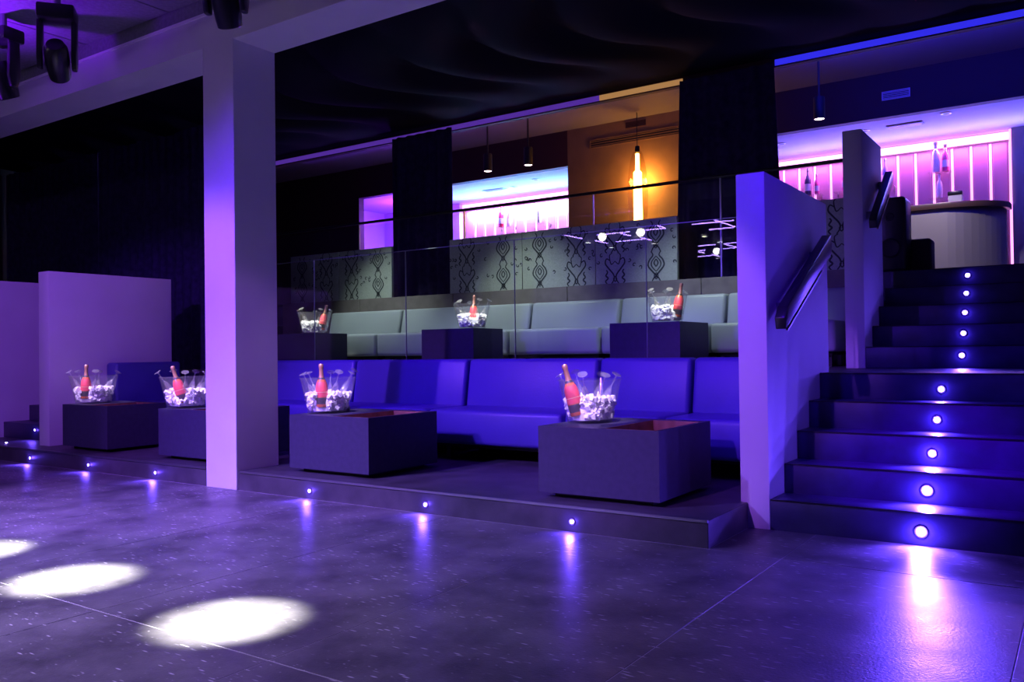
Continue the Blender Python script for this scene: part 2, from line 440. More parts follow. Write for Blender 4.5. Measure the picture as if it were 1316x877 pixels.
# ceilings and far walls
CZ = 3.73
ce = struct(MB().box(-13.5, 3.0, -14.0, 4.44, CZ + 0.02, CZ + 0.12).build('ceiling', MT['black']))
tm = MB().box(-0.594, 0.594, -0.594, 0.594, 0.0, 0.025).mesh('ceiling_tile', 0.004, 1); tm.materials.append(MT['ceil_tile'])
for i in range(13):
    for j in range(5):
        o = bpy.data.objects.new('ceiling_tile', tm); COL.objects.link(o); o.parent = ce
        o.location = (-12.6 + 1.2 * i, 3.45 - 1.2 * j, CZ - 0.004)
struct(MB().box(-13.5, 2.6, 4.44, 13.0, 4.30, 4.42).build('ceiling_back', MT['black']))
struct(MB().box(-13.0, 2.6, 8.74, 10.5, 4.15, 4.20).build('ceiling_top_level', MT['dim_paint']))
lip = struct(MB().box(-13.0, 2.6, 8.665, 8.74, 3.86, 4.20).build('trim_lip', MT['maroon']))
MB().box(-13.0, -4.62, 8.655, 8.667, 3.875, 3.935).build('lip_glow_strip', MT['violet_lit_lip'], lip)  # emission stands in for coloured light falling on the lip
MB().box(-4.62, -3.60, 8.655, 8.667, 3.875, 3.935).build('lip_glow_strip', MT['amber_lit_lip'], lip)
MB().box(-2.60, 2.6, 8.655, 8.667, 3.875, 3.935).build('lip_glow_strip', MT['blue_lit_lip'], lip)
struct(MB().box(-13.0, -10.25, 10.5, 10.62, TZ, 4.15).build('wall_back_left', MT['maroon']))
struct(MB().box(-10.25, -6.13, 10.5, 10.62, 3.64, 4.15).build('wall_bulkhead_left', MT['maroon']))
struct(MB().box(-6.13, -3.40, 10.5, 10.75, TZ, 4.15).build('wall_amber', MT['brown']))
struct(MB().box(-3.40, 2.6, 10.5, 10.62, 3.64, 4.15).build('wall_bulkhead_right', MT['maroon']))
struct(MB().box(-11.2, 2.6, 10.62, 12.3, 3.64, 3.72).build('ceiling_bar', MT['white_paint']))
wb = struct(MB().box(-9.25, -0.74, 12.1, 12.25, TZ, 3.66).build('wall_bar_back', MT['bar_panel']))
struct(MB().box(-11.2, -9.25, 12.0, 12.25, TZ, 3.66).build('wall_bar_left', MT['white_paint']))
struct(MB().box(-11.2, -11.05, 10.6, 12.0, TZ, 3.66).build('wall_bar_end', MT['white_paint']))
struct(MB().box(-0.74, 2.6, 11.95, 12.25, TZ, 3.66).build('wall_bar_right', MT['dim_paint']))
struct(MB().box(-13.6, -13.5, -14.0, 12.5, 0, 4.4).build('wall_left', MT['black']))
struct(MB().box(2.5, 2.6, -14.0, 12.5, 0, 4.4).build('wall_right', MT['black']))
struct(MB().box(-13.5, 2.6, -14.1, -14.0, 0, 4.4).build('wall_rear', MT['black']))

# bar back wall: vertical light strips, backing panels and the cove tape
pmesh = MB().box(-0.078, 0.078, 0, 0.02, 1.80, 3.50).mesh('back_panel', 0.004, 1); pmesh.materials.append(MT['bar_panel'])
smesh = MB().box(-0.014, 0.014, 0, 0.012, 1.80, 3.50).mesh('light_strip'); smesh.materials.append(MT['pink_led'])
for i in range(14):
    for k0 in (-0.765, -6.20):
        x = k0 - 0.2125 * i
        o = bpy.data.objects.new('light_strip', smesh); COL.objects.link(o); o.parent = wb; o.location = (x, 12.085, 0)
        o = bpy.data.objects.new('back_panel', pmesh); COL.objects.link(o); o.parent = wb; o.location = (x - 0.106, 12.075, 0)
MB().box(-9.22, -6.1, 12.05, 12.10, 3.53, 3.62).build('cove_tape', MT['pink_cove'], wb)
MB().box(-3.90, -0.76, 12.05, 12.10, 3.53, 3.62).build('cove_tape', MT['pink_cove'], wb)
MB().box(-0.765, -0.742, 11.93, 11.948, 2.70, 3.62).build('edge_strip', MT['pink_led'], wb)
area('bar_cove_light_right', (-2.2, 11.98, 3.50), (-2.2, 12.05, 1.7), (1.0, 0.25, 0.85), 30, 2.8, 0.06)
area('bar_cove_light_left', (-7.7, 11.98, 3.50), (-7.7, 12.05, 1.7), (1.0, 0.5, 0.95), 140, 2.8, 0.06)
area('bar_ceiling_light_right', (-1.6, 11.7, 3.30), (-1.6, 11.35, 3.64), (0.13, 0.12, 1.0), 75, 3.8, 0.10)
area('bar_ceiling_light_left', (-7.7, 11.6, 3.30), (-7.7, 11.3, 3.64), (0.12, 0.40, 1.0), 70, 2.6, 0.10)
light_point('side_room_light', (-9.9, 11.2, 3.2), (0.22, 0.02, 1.0), 90, 0.1)
area('cove_light_blue', (-1.0, 8.95, 3.92), (-1.0, 9.3, 4.15), (0.02, 0.02, 1.0), 40, 3.0, 0.06)
area('cove_light_violet', (-7.2, 8.95, 3.92), (-7.2, 9.3, 4.15), (0.25, 0.06, 1.0), 2.0, 5.0, 0.06)

# ================================================================== DAMASK PANELS
def damask(x0, x1, flip, label):
    y = 8.13; z0 = 1.706; h = 0.655
    r = thing('damask_panel', label, 'panel', ((x0 + x1) / 2, y, z0), group=None)
    W_ = x1 - x0
    MB().box(-W_ / 2 + 0.003, W_ / 2 - 0.003, -0.012, 0.028, 0, h).build('board', MT['damask'], r, bevel=0.003, seg=1)
    mb = MB()
    def ribbon(pts, wd):
        pts = [Vector((p[0], p[1])) for p in pts]; n = len(mb.v)
        for i, p in enumerate(pts):
            t = (pts[min(i + 1, len(pts) - 1)] - pts[max(i - 1, 0)])
            t = t.normalized() if t.length > 1e-9 else Vector((1, 0)); nn = Vector((-t.y, t.x))
            ww = wd * 1.5 * (0.65 + 0.35 * math.sin(PI * i / (len(pts) - 1)))
            for sgn in (-1, 1):
                q = p + nn * ww * sgn
                mb.v.append((max(-W_ / 2 + 0.004, min(W_ / 2 - 0.004, q.x)), -0.0145, max(0.003, min(h - 0.003, q.y))))
        for i in range(len(pts) - 1):
            a = n + 2 * i; mb.f.append((a, a + 1, a + 3, a + 2))
    def spl(ctrl, k=8):
        out = []; c = [ctrl[0]] + list(ctrl) + [ctrl[-1]]
        for i in range(1, len(c) - 2):
            p0, p1, p2, p3 = c[i - 1], c[i], c[i + 1], c[i + 2]
            for s in range(k):
                t = s / k
                out.append(tuple(0.5 * (2 * p1[d] + (p2[d] - p0[d]) * t + (2 * p0[d] - 5 * p1[d] + 4 * p2[d] - p3[d]) * t * t + (3 * p1[d] - p0[d] - 3 * p2[d] + p3[d]) * t ** 3) for d in (0, 1)))
        out.append(ctrl[-1]); return out
    def sym(cx, ctrl, wd):
        for sgn in (-1, 1): ribbon(spl([(cx + sgn * a, b) for a, b in ctrl]), wd)
    for idx, cx in enumerate((-W_ / 4, W_ / 4)):
        if (idx == 0) != flip:      # ogee vase
            for dz in (0.0, 0.32):
                sym(cx, [(0.055, dz - 0.02), (0.03, dz + 0.03), (0.0, dz + 0.055), (0.03, dz + 0.09), (0.088, dz + 0.16), (0.075, dz + 0.22), (0.035, dz + 0.27), (0.055, dz + 0.31)], 0.0058)
                sym(cx, [(0.0, dz + 0.02), (0.022, dz + 0.055), (0.0, dz + 0.09)], 0.004)
                sym(cx, [(0.0, dz + 0.10), (0.05, dz + 0.16), (0.045, dz + 0.21), (0.0, dz + 0.26)], 0.0045)
                sym(cx, [(0.0, dz + 0.15), (0.022, dz + 0.19), (0.0, dz + 0.23)], 0.005)
        else:                       # crossing stems with curled leaves
            for dz in (0.0, 0.33):
                sym(cx, [(0.045, dz), (0.012, dz + 0.05), (0.02, dz + 0.10), (0.07, dz + 0.16), (0.115, dz + 0.22), (0.10, dz + 0.27), (0.06, dz + 0.25)], 0.0055)
                sym(cx, [(0.095, dz), (0.115, dz + 0.03), (0.085, dz + 0.06), (0.11, dz + 0.09), (0.09, dz + 0.125), (0.105, dz + 0.15)], 0.006)
                sym(cx, [(0.0, dz + 0.02), (0.018, dz + 0.05), (0.0, dz + 0.08)], 0.0045)
                sym(cx, [(0.0, dz + 0.24), (0.045, dz + 0.21), (0.065, dz + 0.30), (0.03, dz + 0.33)], 0.004)
        for q in range(10):
            px = cx + random.uniform(0.12, W_ / 4 - 0.01) * random.choice((-1, 1)); pz = random.uniform(0.15, 0.6)
            a0 = random.uniform(0, 6.28)
            ribbon([(px + 0.022 * math.cos(a0 + t * 0.6) * (1 - t / 12), pz + 0.022 * math.sin(a0 + t * 0.6) * (1 - t / 12)) for t in range(9)], 0.004)
    me = mb.mesh('damask_print'); link('damask_print', me, MT['damask_ink'], r)
    return r
for x0, x1, fl_, lb in ((-6.42, -5.36, True, 'grey-green damask panel beside the black curtain under the left bar window'),
                        (-5.36, -4.41, False, 'grey-green damask panel below the pink bar window'),
                        (-4.41, -3.46, True, 'brightly lit grey-green damask panel below the amber lamp'),
                        (-2.56, -1.62, False, 'dim damask panel behind the stair partition'),
                        (-8.31, -7.36, True, 'dim damask panel ending at the black curtain edge'),
                        (-9.26, -8.31, False, 'darkest damask panel behind the left ice bucket')):
    damask(x0, x1, fl_, lb)

# ================================================================== GLASS BALUSTRADES
edges = [-7.87, -6.62, -5.37, -4.12, -2.87, -1.635]
names = ['glass balustrade panel beside the tall white column', 'glass balustrade panel behind the second booth table, left of the open seam',
         'glass balustrade panel in front of the middle ice bucket', 'glass balustrade panel between the middle and right upper buckets',
         'glass balustrade panel joining the stair partition']
for a, b, lb in zip(edges[:-1], edges[1:], names):
    r = thing('glass_panel', lb, 'glass panel', ((a + b) / 2, 6.12, 0.80), group='glass balustrade panels above the blue sofas')
    hw = (b - a) / 2 - 0.004
    MB().box(-hw, hw, -0.006, 0.006, 0.0, 1.165).build('pane', MT['glass'], r)
    MB().box(-hw, hw, -0.0062, 0.0062, 1.165, 1.170).build('polished_edge', MT['glass_edge'], r)
    MB().box(hw, hw + 0.0035, -0.0062, 0.0062, 0.03, 1.170).build('polished_edge', MT['glass_edge'], r)
ge = [-10.0, -8.2, -6.4, -4.58, -3.1, -1.68]
rail = thing('top_balustrade', 'dark handrail with glass infill on the top level behind the damask panels', 'railing', (-5.8, 8.40, TZ))
MB().tube([(-4.2, 0, 1.105), (4.15, 0, 1.105)], 0.018, 10).build('handrail', MT['blackgloss'], rail, sm=True)
for x in ge:
    MB().box(x + 5.8 - 0.008, x + 5.8 + 0.008, -0.008, 0.008, 0, 1.09).build('post', MT['steel'], rail)
for a, b in zip(ge[:-1], ge[1:]):
    MB().box(a + 5.82, b + 5.78, -0.004, 0.004, 0.06, 1.06).build('pane', MT['glass'], rail)

# ================================================================== SOFAS
def sofa(x0, x1, yf, yb, z, hs, hb, m, label, group, legs=True):
    W_ = x1 - x0; D = yb - yf
    r = thing('sofa_module', label, 'sofa', ((x0 + x1) / 2, yf, z), group=group)
    hw = W_ / 2 - 0.012
    MB().box(-hw, hw, 0.0, D - 0.16, hs - 0.27, hs).build('seat', m, r, bevel=0.035, seg=3)
    # backrest leans slightly
    mb = MB().prism([(D - 0.24, hs - 0.03), (D - 0.02, hs - 0.03), (D, hb), (D - 0.17, hb)], 'x', -hw, hw)
    mb.build('backrest', m, r, bevel=0.032, seg=3)
    MB().box(-hw + 0.05, hw - 0.05, 0.10, D - 0.05, hs - 0.30, hs - 0.265).build('frame', MT['black'], r)
    for sx in (-1, 1):
        for yy in (0.18, D - 0.12):
            MB().box(sx * (hw - 0.09) - 0.02, sx * (hw - 0.09) + 0.02, yy - 0.02, yy + 0.02, 0, hs - 0.29).build('leg', MT['blackgloss'], r)
    return r
G1 = 'blue leather sofa modules of the lower booths'
for x0, x1, lb in ((-2.40, -1.66, 'short blue leather sofa module against the stair partition'),
                   (-3.17, -2.40, 'short blue leather sofa module behind the low table nearest the stairs'),
                   (-4.45, -3.17, 'long blue leather sofa module with no table in front of it'),
                   (-5.80, -4.45, 'long blue leather sofa module behind the table with the upright bottle and remote'),
                   (-7.10, -5.80, 'long blue leather sofa module half hidden by the white column'),
                   (-8.10, -7.10, 'blue leather sofa module in the corner behind the white column')):
    sofa(x0, x1, 5.30, 6.04, PZ, 0.40, 0.795, MT['blue_leather'], lb, G1)
# return module along the left partition (rotated, back towards -X)
r = thing('sofa_module', 'blue leather sofa return standing along the left booth partition', 'sofa', (-8.305, 5.05, PZ), group=G1)
MB().box(0.17, 0.72, -0.20, 0.22, 0.13, 0.40).build('seat', MT['blue_leather'], r, bevel=0.035, seg=3)
MB().box(0.0, 0.19, -0.21, 0.53, 0.13, 0.795).build('backrest', MT['blue_leather'], r, bevel=0.03, seg=3)
MB().box(0.05, 0.68, -0.15, 0.20, 0.10, 0.135).build('frame', MT['black'], r)
for lx in (0.06, 0.66):
    for ly in (-0.15, 0.18): MB().box(lx - 0.02, lx + 0.02, ly - 0.02, ly + 0.02, 0, 0.11).build('leg', MT['blackgloss'], r)
G2 = 'pale grey sofa modules of the middle level'
for x0, x1, lb in ((-2.87, -1.75, 'pale grey sofa module beside the stair opening'),
                   (-4.00, -2.87, 'pale grey sofa module behind the upper table nearest the stairs'),
                   (-5.10, -4.00, 'brightest pale grey sofa module between two upper tables'),
                   (-7.00, -5.10, 'long pale grey sofa module behind the middle upper table'),
                   (-8.25, -7.00, 'pale grey sofa module behind the upper table beside the column')):
    sofa(x0, x1, 7.42, 8.07, MZ, 0.40, 0.70, MT['grey_leather'], lb, G2)

# ================================================================== TABLES
def table(x0, x1, y0, y1, z0, z1, label, group, hole=True):
    W_ = x1 - x0; D = y1 - y0; H = z1 - z0
    r = thing('storage_table', label, 'table', (x0, y0, z0), group=group)
    b = 0.03
    MB().box(0.07, W_ - 0.07, 0.07, D - 0.07, 0, b).build('plinth', MT['black'], r)
    hx0, hx1, hy0, hy1, hd = W_ * 0.56, W_ - 0.022, 0.022, D - 0.10, 0.11
    if hole:
        mb = MB().box(0, hx0, 0, D, b, H).box(hx0, W_, 0, D, b, H - hd).box(hx0, W_, 0, hy0, H - hd, H).box(hx0, W_, hy1, D, H - hd, H).box(hx1, W_, hy0, hy1, H - hd, H)
        mb.build('body', MT['table'], r)
        t = 0.006
        lm = MB().box(hx0, hx1, hy0, hy1, H - hd, H - hd + t).box(hx0, hx0 + t, hy0, hy1, H - hd, H + 0.001).box(hx1 - t, hx1, hy0, hy1, H - hd, H + 0.001).box(hx0, hx1, hy0, hy0 + t, H - hd, H + 0.001).box(hx0, hx1, hy1 - t, hy1, H - hd, H + 0.001)
        lm.build('tray_lining', MT['lining'], r)
    else:
        MB().box(0, W_, 0, D, b, H).build('body', MT['table'], r, bevel=0.003, seg=1)
    return r
GT = 'storage tables of the lower booths'
TT = 0.556
table(-2.70, -1.93, 4.235, 4.99, PZ, TT, 'dark box table with open wood-lined tray, nearest the stairs', GT)
table(-4.86, -4.07, 4.235, 4.97, PZ, TT, 'dark box table with open tray, next to the white column on its open side', GT)
table(-6.48, -5.70, 4.235, 4.97, PZ, TT, 'dark box table partly hidden behind the white column', GT)
table(-8.00, -7.25, 4.235, 4.82, PZ, TT, 'dark box table in front of the left booth partition', GT)
GM = 'tables of the middle level'
MT2 = 1.228
table(-3.43, -2.78, 6.55, 7.18, MZ, MT2, 'dark box table behind the glass, nearest the stairs', GM, False)
table(-5.55, -4.90, 6.55, 7.05, MZ, MT2, 'dark box table behind the glass, middle of three', GM, False)
table(-7.71, -7.09, 6.55, 7.05, MZ, MT2, 'dark box table behind the glass, beside the column', GM, False)

# ================================================================== ICE BUCKETS, BOTTLES, FLUTES
def bucket(x, y, z, sc, where, tilt, nfl, group, bottle_off):
    ax, ay, h = 0.185 * sc, 0.225 * sc, 0.262 * sc
    r = thing('ice_bucket', 'clear acrylic ice bucket on ' + where, 'ice bucket', (x, y, z), group=group)
    prof = [(0.0, 0.0), (0.70, 0.0), (0.73, 0.03), (0.80, 0.30), (1.0, 1.0), (0.972, 1.0), (0.775, 0.32), (0.70, 0.07), (0.0, 0.06)]
    MB().lathe([(q[0], q[1] * h) for q in prof], seg=40, sx=ax, sy=ay).build('shell', MT['acrylic'], r, sm=True)
    MB().lathe([(0.975, h * 0.995), (1.02, h * 0.99), (1.02, h * 1.012), (0.975, h * 1.012), (0.975, h * 0.995)], seg=40, sx=ax, sy=ay).build('rim', MT['acrylic'], r, sm=True)
    # bottle foot and axis
    cd = Vector((-x, -y, 0)).normalized(); rt = Vector((-cd.y, cd.x, 0))      # towards the room, and across
    foot = Vector((x, y, z)) + rt * bottle_off[0] * sc + cd * bottle_off[1] * sc + Vector((0, 0, 0.050 * sc))
    axis = (Vector((0, 0, 1)) * math.cos(tilt) + rt * math.sin(tilt)).normalized()
    # crushed ice: dense core with loose cubes over it
    rnd = random.Random(int(abs(x * 100))); mb = MB()
    mb.lathe([(0.0, 0.07 * h), (0.60, 0.075 * h), (0.66, 0.25 * h), (0.66, 0.36 * h), (0.45, 0.44 * h), (0.0, 0.46 * h)], seg=24, sx=ax * 0.92, sy=ay * 0.92)
    for q in range(520):
        a = rnd.uniform(0, 2 * PI); rr = math.sqrt(rnd.random()) if q % 3 else rnd.uniform(0.85, 1.0)
        zz = 0.09 + 0.46 * rnd.random() + 0.06 * (1 - rr) * rnd.random()
        lim = (0.70 + 0.29 * zz) * 0.90 * rr
        c = Vector((ax * lim * math.cos(a), ay * lim * math.sin(a), h * zz + 0.006))
        w_ = Vector((x, y, z)) + c - foot; al = w_ - axis * w_.dot(axis)
        if al.length < 0.052 * sc or (abs(al.dot(rt)) < 0.042 * sc and al.dot(cd) > 0 and c.z > 0.075 * sc): continue
        s = rnd.uniform(0.007, 0.014) * sc
        m3 = Matrix.Rotation(rnd.uniform(0, 6), 3, 'X') @ Matrix.Rotation(rnd.uniform(0, 6), 3, 'Y')
        n = len(mb.v)
        for p in ((-1, -1, -1), (1, -1, -1), (1, 1, -1), (-1, 1, -1), (-1, -1, 1), (1, -1, 1), (1, 1, 1), (-1, 1, 1)):
            mb.v.append(tuple(c + m3 @ Vector(p) * s))
        mb.f += [tuple(n + i for i in k) for k in ((0, 3, 2, 1), (4, 5, 6, 7), (0, 1, 5, 4), (1, 2, 6, 5), (2, 3, 7, 6), (3, 0, 4, 7))]
    ice = mb.build('ice_cubes', MT['ice'], loc=(x, y, z)); ice['kind'] = 'stuff'
    tag(ice, 'heap of ice cubes in the bucket on ' + where, 'ice')
    # bottle
    bt = thing('champagne_bottle', 'pink-labelled rose champagne bottle in the bucket on ' + where, 'bottle', foot, (0, 0, 0), 'rose champagne bottles')
    bt.rotation_euler = axis.to_track_quat('Z', 'Y').to_euler()
    k = sc * 1.0
    gl = [(0.0, 0.0), (0.040, 0.0), (0.0435, 0.006), (0.0435, 0.135), (0.040, 0.165), (0.030, 0.195), (0.020, 0.215), (0.0155, 0.235)]
    MB().lathe([(a * k, b * k) for a, b in gl], seg=20).build('body', MT['rose'], bt, sm=True)
    fo = [(0.0215, 0.213), (0.0165, 0.235), (0.0150, 0.285), (0.0175, 0.290), (0.0178, 0.310), (0.013, 0.318), (0.0, 0.319)]
    MB().lathe([(a * k, b * k) for a, b in fo], seg=20).build('foil', MT['foil'], bt, sm=True)
    MB().lathe([(0.0272 * k, 0.202 * k), (0.0235 * k, 0.2105 * k), (0.0222 * k, 0.2165 * k)], seg=20).build('neck_band', MT['label_dark'], bt, sm=True)
    lb = MB().lathe([(0.0442 * k, 0.075 * k), (0.0442 * k, 0.136 * k), (0.0405 * k, 0.166 * k), (0.0345 * k, 0.186 * k)], seg=20).build('upper_label', MT['label_pink'], bt, sm=True)
    MB().lathe([(0.0446 * k, 0.108 * k), (0.0446 * k, 0.112 * k)], seg=20).build('gold_line', MT['label_gold'], lb, sm=True)
    MB().lathe([(0.0442 * k, 0.022 * k), (0.0442 * k, 0.070 * k)], seg=20).build('lower_label', MT['label_dark'], bt, sm=True)
    # upturned flutes stuck in the ice
    for q in range(nfl):
        bo = foot + axis * 0.2 * sc - Vector((x, y, z)); ba = math.atan2(bo.y / ay, bo.x / ax)
        a = ba + 0.85 + (2 * PI - 1.70) * (q + rnd.uniform(-0.12, 0.12)) / (nfl - 1)
        p0 = Vector((x + ax * 0.46 * math.cos(a), y + ay * 0.46 * math.sin(a), z + h * 0.45))
        rd = rnd.uniform(0.88, 1.10)
        p1 = Vector((x + ax * rd * math.cos(a), y + ay * rd * math.sin(a), z + h * (1.10 + 0.10 * rnd.random())))
        d = (p1 - p0); Lg = 0.205 * sc
        pr = [(0.0, Lg), (0.030 * sc, Lg), (0.031 * sc, Lg - 0.003), (0.008 * sc, Lg - 0.010), (0.0035, Lg - 0.02), (0.0032, Lg - 0.085), (0.010 * sc, Lg - 0.10), (0.022 * sc, Lg - 0.14), (0.024 * sc, Lg - 0.17), (0.020 * sc, 0.0)]
        if 'flute%.2f' % sc not in pm:
            me = MB().lathe(pr, seg=16).mesh('champagne_flute', sm=True); me.materials.append(MT['flute']); pm['flute%.2f' % sc] = me
        o = bpy.data.objects.new('champagne_flute', pm['flute%.2f' % sc]); COL.objects.link(o)
        o.location = p1 - d.normalized() * Lg
        o.rotation_euler = d.to_track_quat('Z', 'Y').to_euler()
        tag(o, 'upturned champagne flute stuck in the ice bucket on ' + where, 'glass', 'flutes in the bucket on ' + where)
    return r
GB = 'clear ice buckets with champagne'
bucket(-2.55, 4.60, TT, 1.0, 'the box table nearest the stairs', -0.25, 7, GB, (-0.075, 0.085))
bucket(-4.73, 4.50, TT, 1.0, 'the box table beside the column', -0.02, 6, GB, (-0.045, 0.09))
bucket(-6.36, 4.42, TT, 1.0, 'the table half hidden by the column', -0.28, 6, GB, (-0.02, 0.08))
bucket(-7.86, 4.46, TT, 1.0, 'the table at the left partition', 0.03, 6, GB, (-0.07, 0.08))
bucket(-3.01, 6.82, MT2, 0.92, 'the upper table nearest the stairs', 0.16, 5, GB, (0.085, 0.05))
bucket(-5.10, 6.80, MT2, 0.92, 'the middle upper table', 0.06, 5, GB, (0.01, -0.03))
bucket(-7.36, 6.80, MT2, 0.92, 'the upper table beside the column', 0.22, 5, GB, (0.08, 0.03))
# pin spots on the buckets
for x, y in ((-2.55, 4.60), (-4.73, 4.50), (-6.36, 4.42), (-7.86, 4.46)):
    spot('bucket_pin_light', (x + 0.5, y - 2.2, 3.5), (x, y, 0.70), (0.72, 0.52, 1.0), 1900, 8.6, 0.9, 0.03)
for x, y in ((-3.01, 6.82), (-5.10, 6.80), (-7.36, 6.80)):
    spot('bucket_pin_light', (x + 0.15, 4.95, 3.5), (x, y, 1.36), (1.0, 1.0, 0.84), 1400, 8.2, 0.9, 0.03)
# small black ashtray on the second table
r = thing('ashtray', 'small round black ashtray on the table beside the column', 'ashtray', (-4.80, 4.72, TT))
MB().lathe([(0.0, 0.0), (0.05, 0.0), (0.055, 0.035), (0.046, 0.035), (0.040, 0.012), (0.0, 0.010)], seg=24).build('bowl', MT['blackgloss'], r, sm=True)
MB().box(-0.006, 0.006, 0.035, 0.06, 0.028, 0.037).build('rest', MT['blackgloss'], r)

# ================================================================== STEP LIGHTS
LEDC = (0.12, 0.05, 1.0)
def step_light(x, y, z, label, power, rad=0.014, face='-y'):
    rot = (0, 0, 0) if face == '-y' else (0, 0, PI / 2)
    r = thing('step_light', label, 'step light', (x, y, z), rot, 'recessed LED step lights')
    mt = Matrix.Rotation(PI / 2, 3, 'X')
    MB().lathe([(rad, 0.0), (rad, 0.006), (rad + 0.008, 0.006), (rad + 0.009, 0.0), (rad, 0.0)], seg=20, mtx=mt).build('bezel', MT['steel'], r, sm=True)
    MB().lathe([(0.0, 0.004), (rad, 0.004), (rad, 0.0), (0.0, 0.0)], seg=20, mtx=mt).build('lens', MT['led'], r, sm=True)
    light_point('led_glow', (0, -0.022, 0), LEDC, power * 0.22, 0.008, r)
    d = bpy.data.lights.new('led_beam', 'SPOT'); d.color = LEDC; d.energy = power * (2.6 if power > 30 else 4); d.specular_factor = 0.25; d.spot_size = math.radians(150); d.spot_blend = 1.0; d.shadow_soft_size = 0.01
    o = bpy.data.objects.new('led_beam', d); COL.objects.link(o); o.parent = r; o.location = (0, -0.03, 0)
    o.rotation_euler = Vector((0, -1, -0.75)).to_track_quat('-Z', 'Y').to_euler()
for x, lb in ((-8.247, 'in the platform front before the far left steps'), (-7.244, 'in the platform front under the left booth table'),
              (-6.256, 'in the platform front just left of the white column'), (-4.46, 'in the platform front under the table beside the column'),
              (-3.423, 'in the platform front between two box tables'), (-2.375, 'in the platform front under the table nearest the stairs')):
    step_light(x, 4.06, 0.055, 'small round LED light ' + lb, 2.2, 0.011)
num = ['first', 'second', 'third', 'fourth', 'fifth', 'sixth', 'seventh', 'eighth', 'ninth', 'tenth']
pw = [40, 44, 22, 9, 6, 5, 4, 4, 3, 2.5]
for k in range(10):
    y = 4.66 + k * TR if k < 5 else 7.0 + (k - 5) * TR
    z = k * RZ + (0.070 if k < 5 else 0.095)
    x = -0.711 - 0.0095 * k if k < 5 else -0.774 - 0.016 * (k - 5)
    step_light(x, y, z, 'round LED light in the %s riser of the main stairs' % num[k], pw[k], 0.022 if k < 2 else 0.016)
step_light(-9.08, 4.52, 0.245, 'small round LED light in the riser of the far left steps', 1.2, 0.011)
r = thing('floor_uplight', 'tiny round LED set in the platform top before the far left steps', 'floor light', (-9.02, 4.207, PZ))
MB().lathe([(0.011, 0.0), (0.011, 0.004), (0.018, 0.003), (0.019, 0.0), (0.011, 0.0)], seg=20).build('bezel', MT['steel'], r, sm=True)
MB().lathe([(0.0, 0.012), (0.008, 0.010), (0.011, 0.004), (0.011, 0.0), (0.0, 0.0)], seg=20).build('lens', MT['led'], r, sm=True)
# ================================================================== BAR
def bar_counter():
    r = thing('bar_counter', 'curved bar counter with brushed metal front and dark wooden top', 'bar counter', (-2.0, 11.2, TZ))
    pts = [(-1.3, 0.0)]
    pts += [(0.55, 0.0)]
    for k in range(1, 13):
        a = -PI / 2 + PI / 2 * k / 12
        pts.append((0.55 + 0.66 * math.cos(a), 0.55 + 0.55 * math.sin(a)))
    pts += [(1.21, 0.60), (-1.3, 0.60)]
    MB().prism(pts, 'z', 0.0, 0.96).build('front', MT['bar_front'], r)
    cx = [(p[0] + (0.05 if p[0] > 0.6 else (-0.03 if p[0] < -1 else 0)), p[1] - (0.05 if p[1] < 0.5 else -0.02)) for p in pts]
    MB().prism(cx, 'z', 0.96, 1.03).build('top', MT['bar_top'], r, bevel=0.008, seg=2)
    MB().prism([(p[0] * 0.99, p[1] + 0.03) for p in pts], 'z', 0.0, 0.08).build('kickboard', MT['black'], r)
    return r
bar_counter()
bp_std = [(0.0, 0.0), (0.034, 0.0), (0.037, 0.01), (0.037, 0.17), (0.030, 0.205), (0.014, 0.235), (0.013, 0.29), (0.016, 0.292), (0.016, 0.31), (0.0, 0.312)]
def bar_bottle(x, y, z, col, label, s=1.0, capcol=(0.8, 0.7, 0.7)):
    key = 'bottle%s' % (col,)
    if key not in MT:
        MT[key] = mat('spirit_glass', col, 0.12, spec=0.8); MT[key + 'c'] = mat('bottle_cap', capcol, 0.4)
    r = thing('spirit_bottle', label, 'bottle', (x, y, z), group='bottles on the bar shelves')
    MB().lathe([(a * s, b * s) for a, b in bp_std[:7]], seg=16).build('body', MT[key], r, sm=True)
    MB().lathe([(a * s, b * s) for a, b in ((0.0145, 0.285), (0.017, 0.288), (0.017, 0.312), (0.0, 0.313))], seg=16).build('cap', MT[key + 'c'], r, sm=True)
    MB().lathe([(0.0376 * s, 0.05 * s), (0.0376 * s, 0.13 * s)], seg=16).build('paper_label', MT['white_paint'], r, sm=True)
def shelf(x0, x1, z, label):
    r = thing('bar_shelf', label, 'shelf', ((x0 + x1) / 2, 11.98, z), group='small glass bar shelves')
    w_ = (x1 - x0) / 2
    MB().box(-w_, w_, -0.09, 0.09, -0.008, 0.0).build('glass_plate', MT['acrylic'], r)
    for s in (-1, 1): MB().box(s * w_ * 0.8 - 0.006, s * w_ * 0.8 + 0.006, 0.07, 0.095, -0.05, -0.008).build('bracket', MT['steel'], r)
shelf(-1.66, -1.40, 3.20, 'upper glass shelf holding the clear and pink bottles')
bar_bottle(-1.575, 11.97, 3.20, (0.75, 0.72, 0.75), 'tall clear bottle on the upper bar shelf', 1.25)
bar_bottle(-1.465, 11.97, 3.20, (0.80, 0.10, 0.30), 'pink bottle beside the tall clear one on the upper shelf', 1.1, (0.9, 0.7, 0.6))
shelf(-1.66, -1.40, 2.87, 'lower glass shelf above the bar counter')
bar_bottle(-1.54, 11.97, 2.87, (0.72, 0.66, 0.70), 'clear bottle on the lower bar shelf', 1.0)
shelf(-2.30, -2.06, 3.09, 'glass shelf close to the upper stair partition')
bar_bottle(-2.18, 11.97, 3.09, (0.35, 0.25, 0.6), 'white-capped violet bottle close to the upper stair partition', 1.2, (0.9, 0.9, 0.9))
shelf(-3.28, -2.98, 3.09, 'glass shelf right of the black curtain')
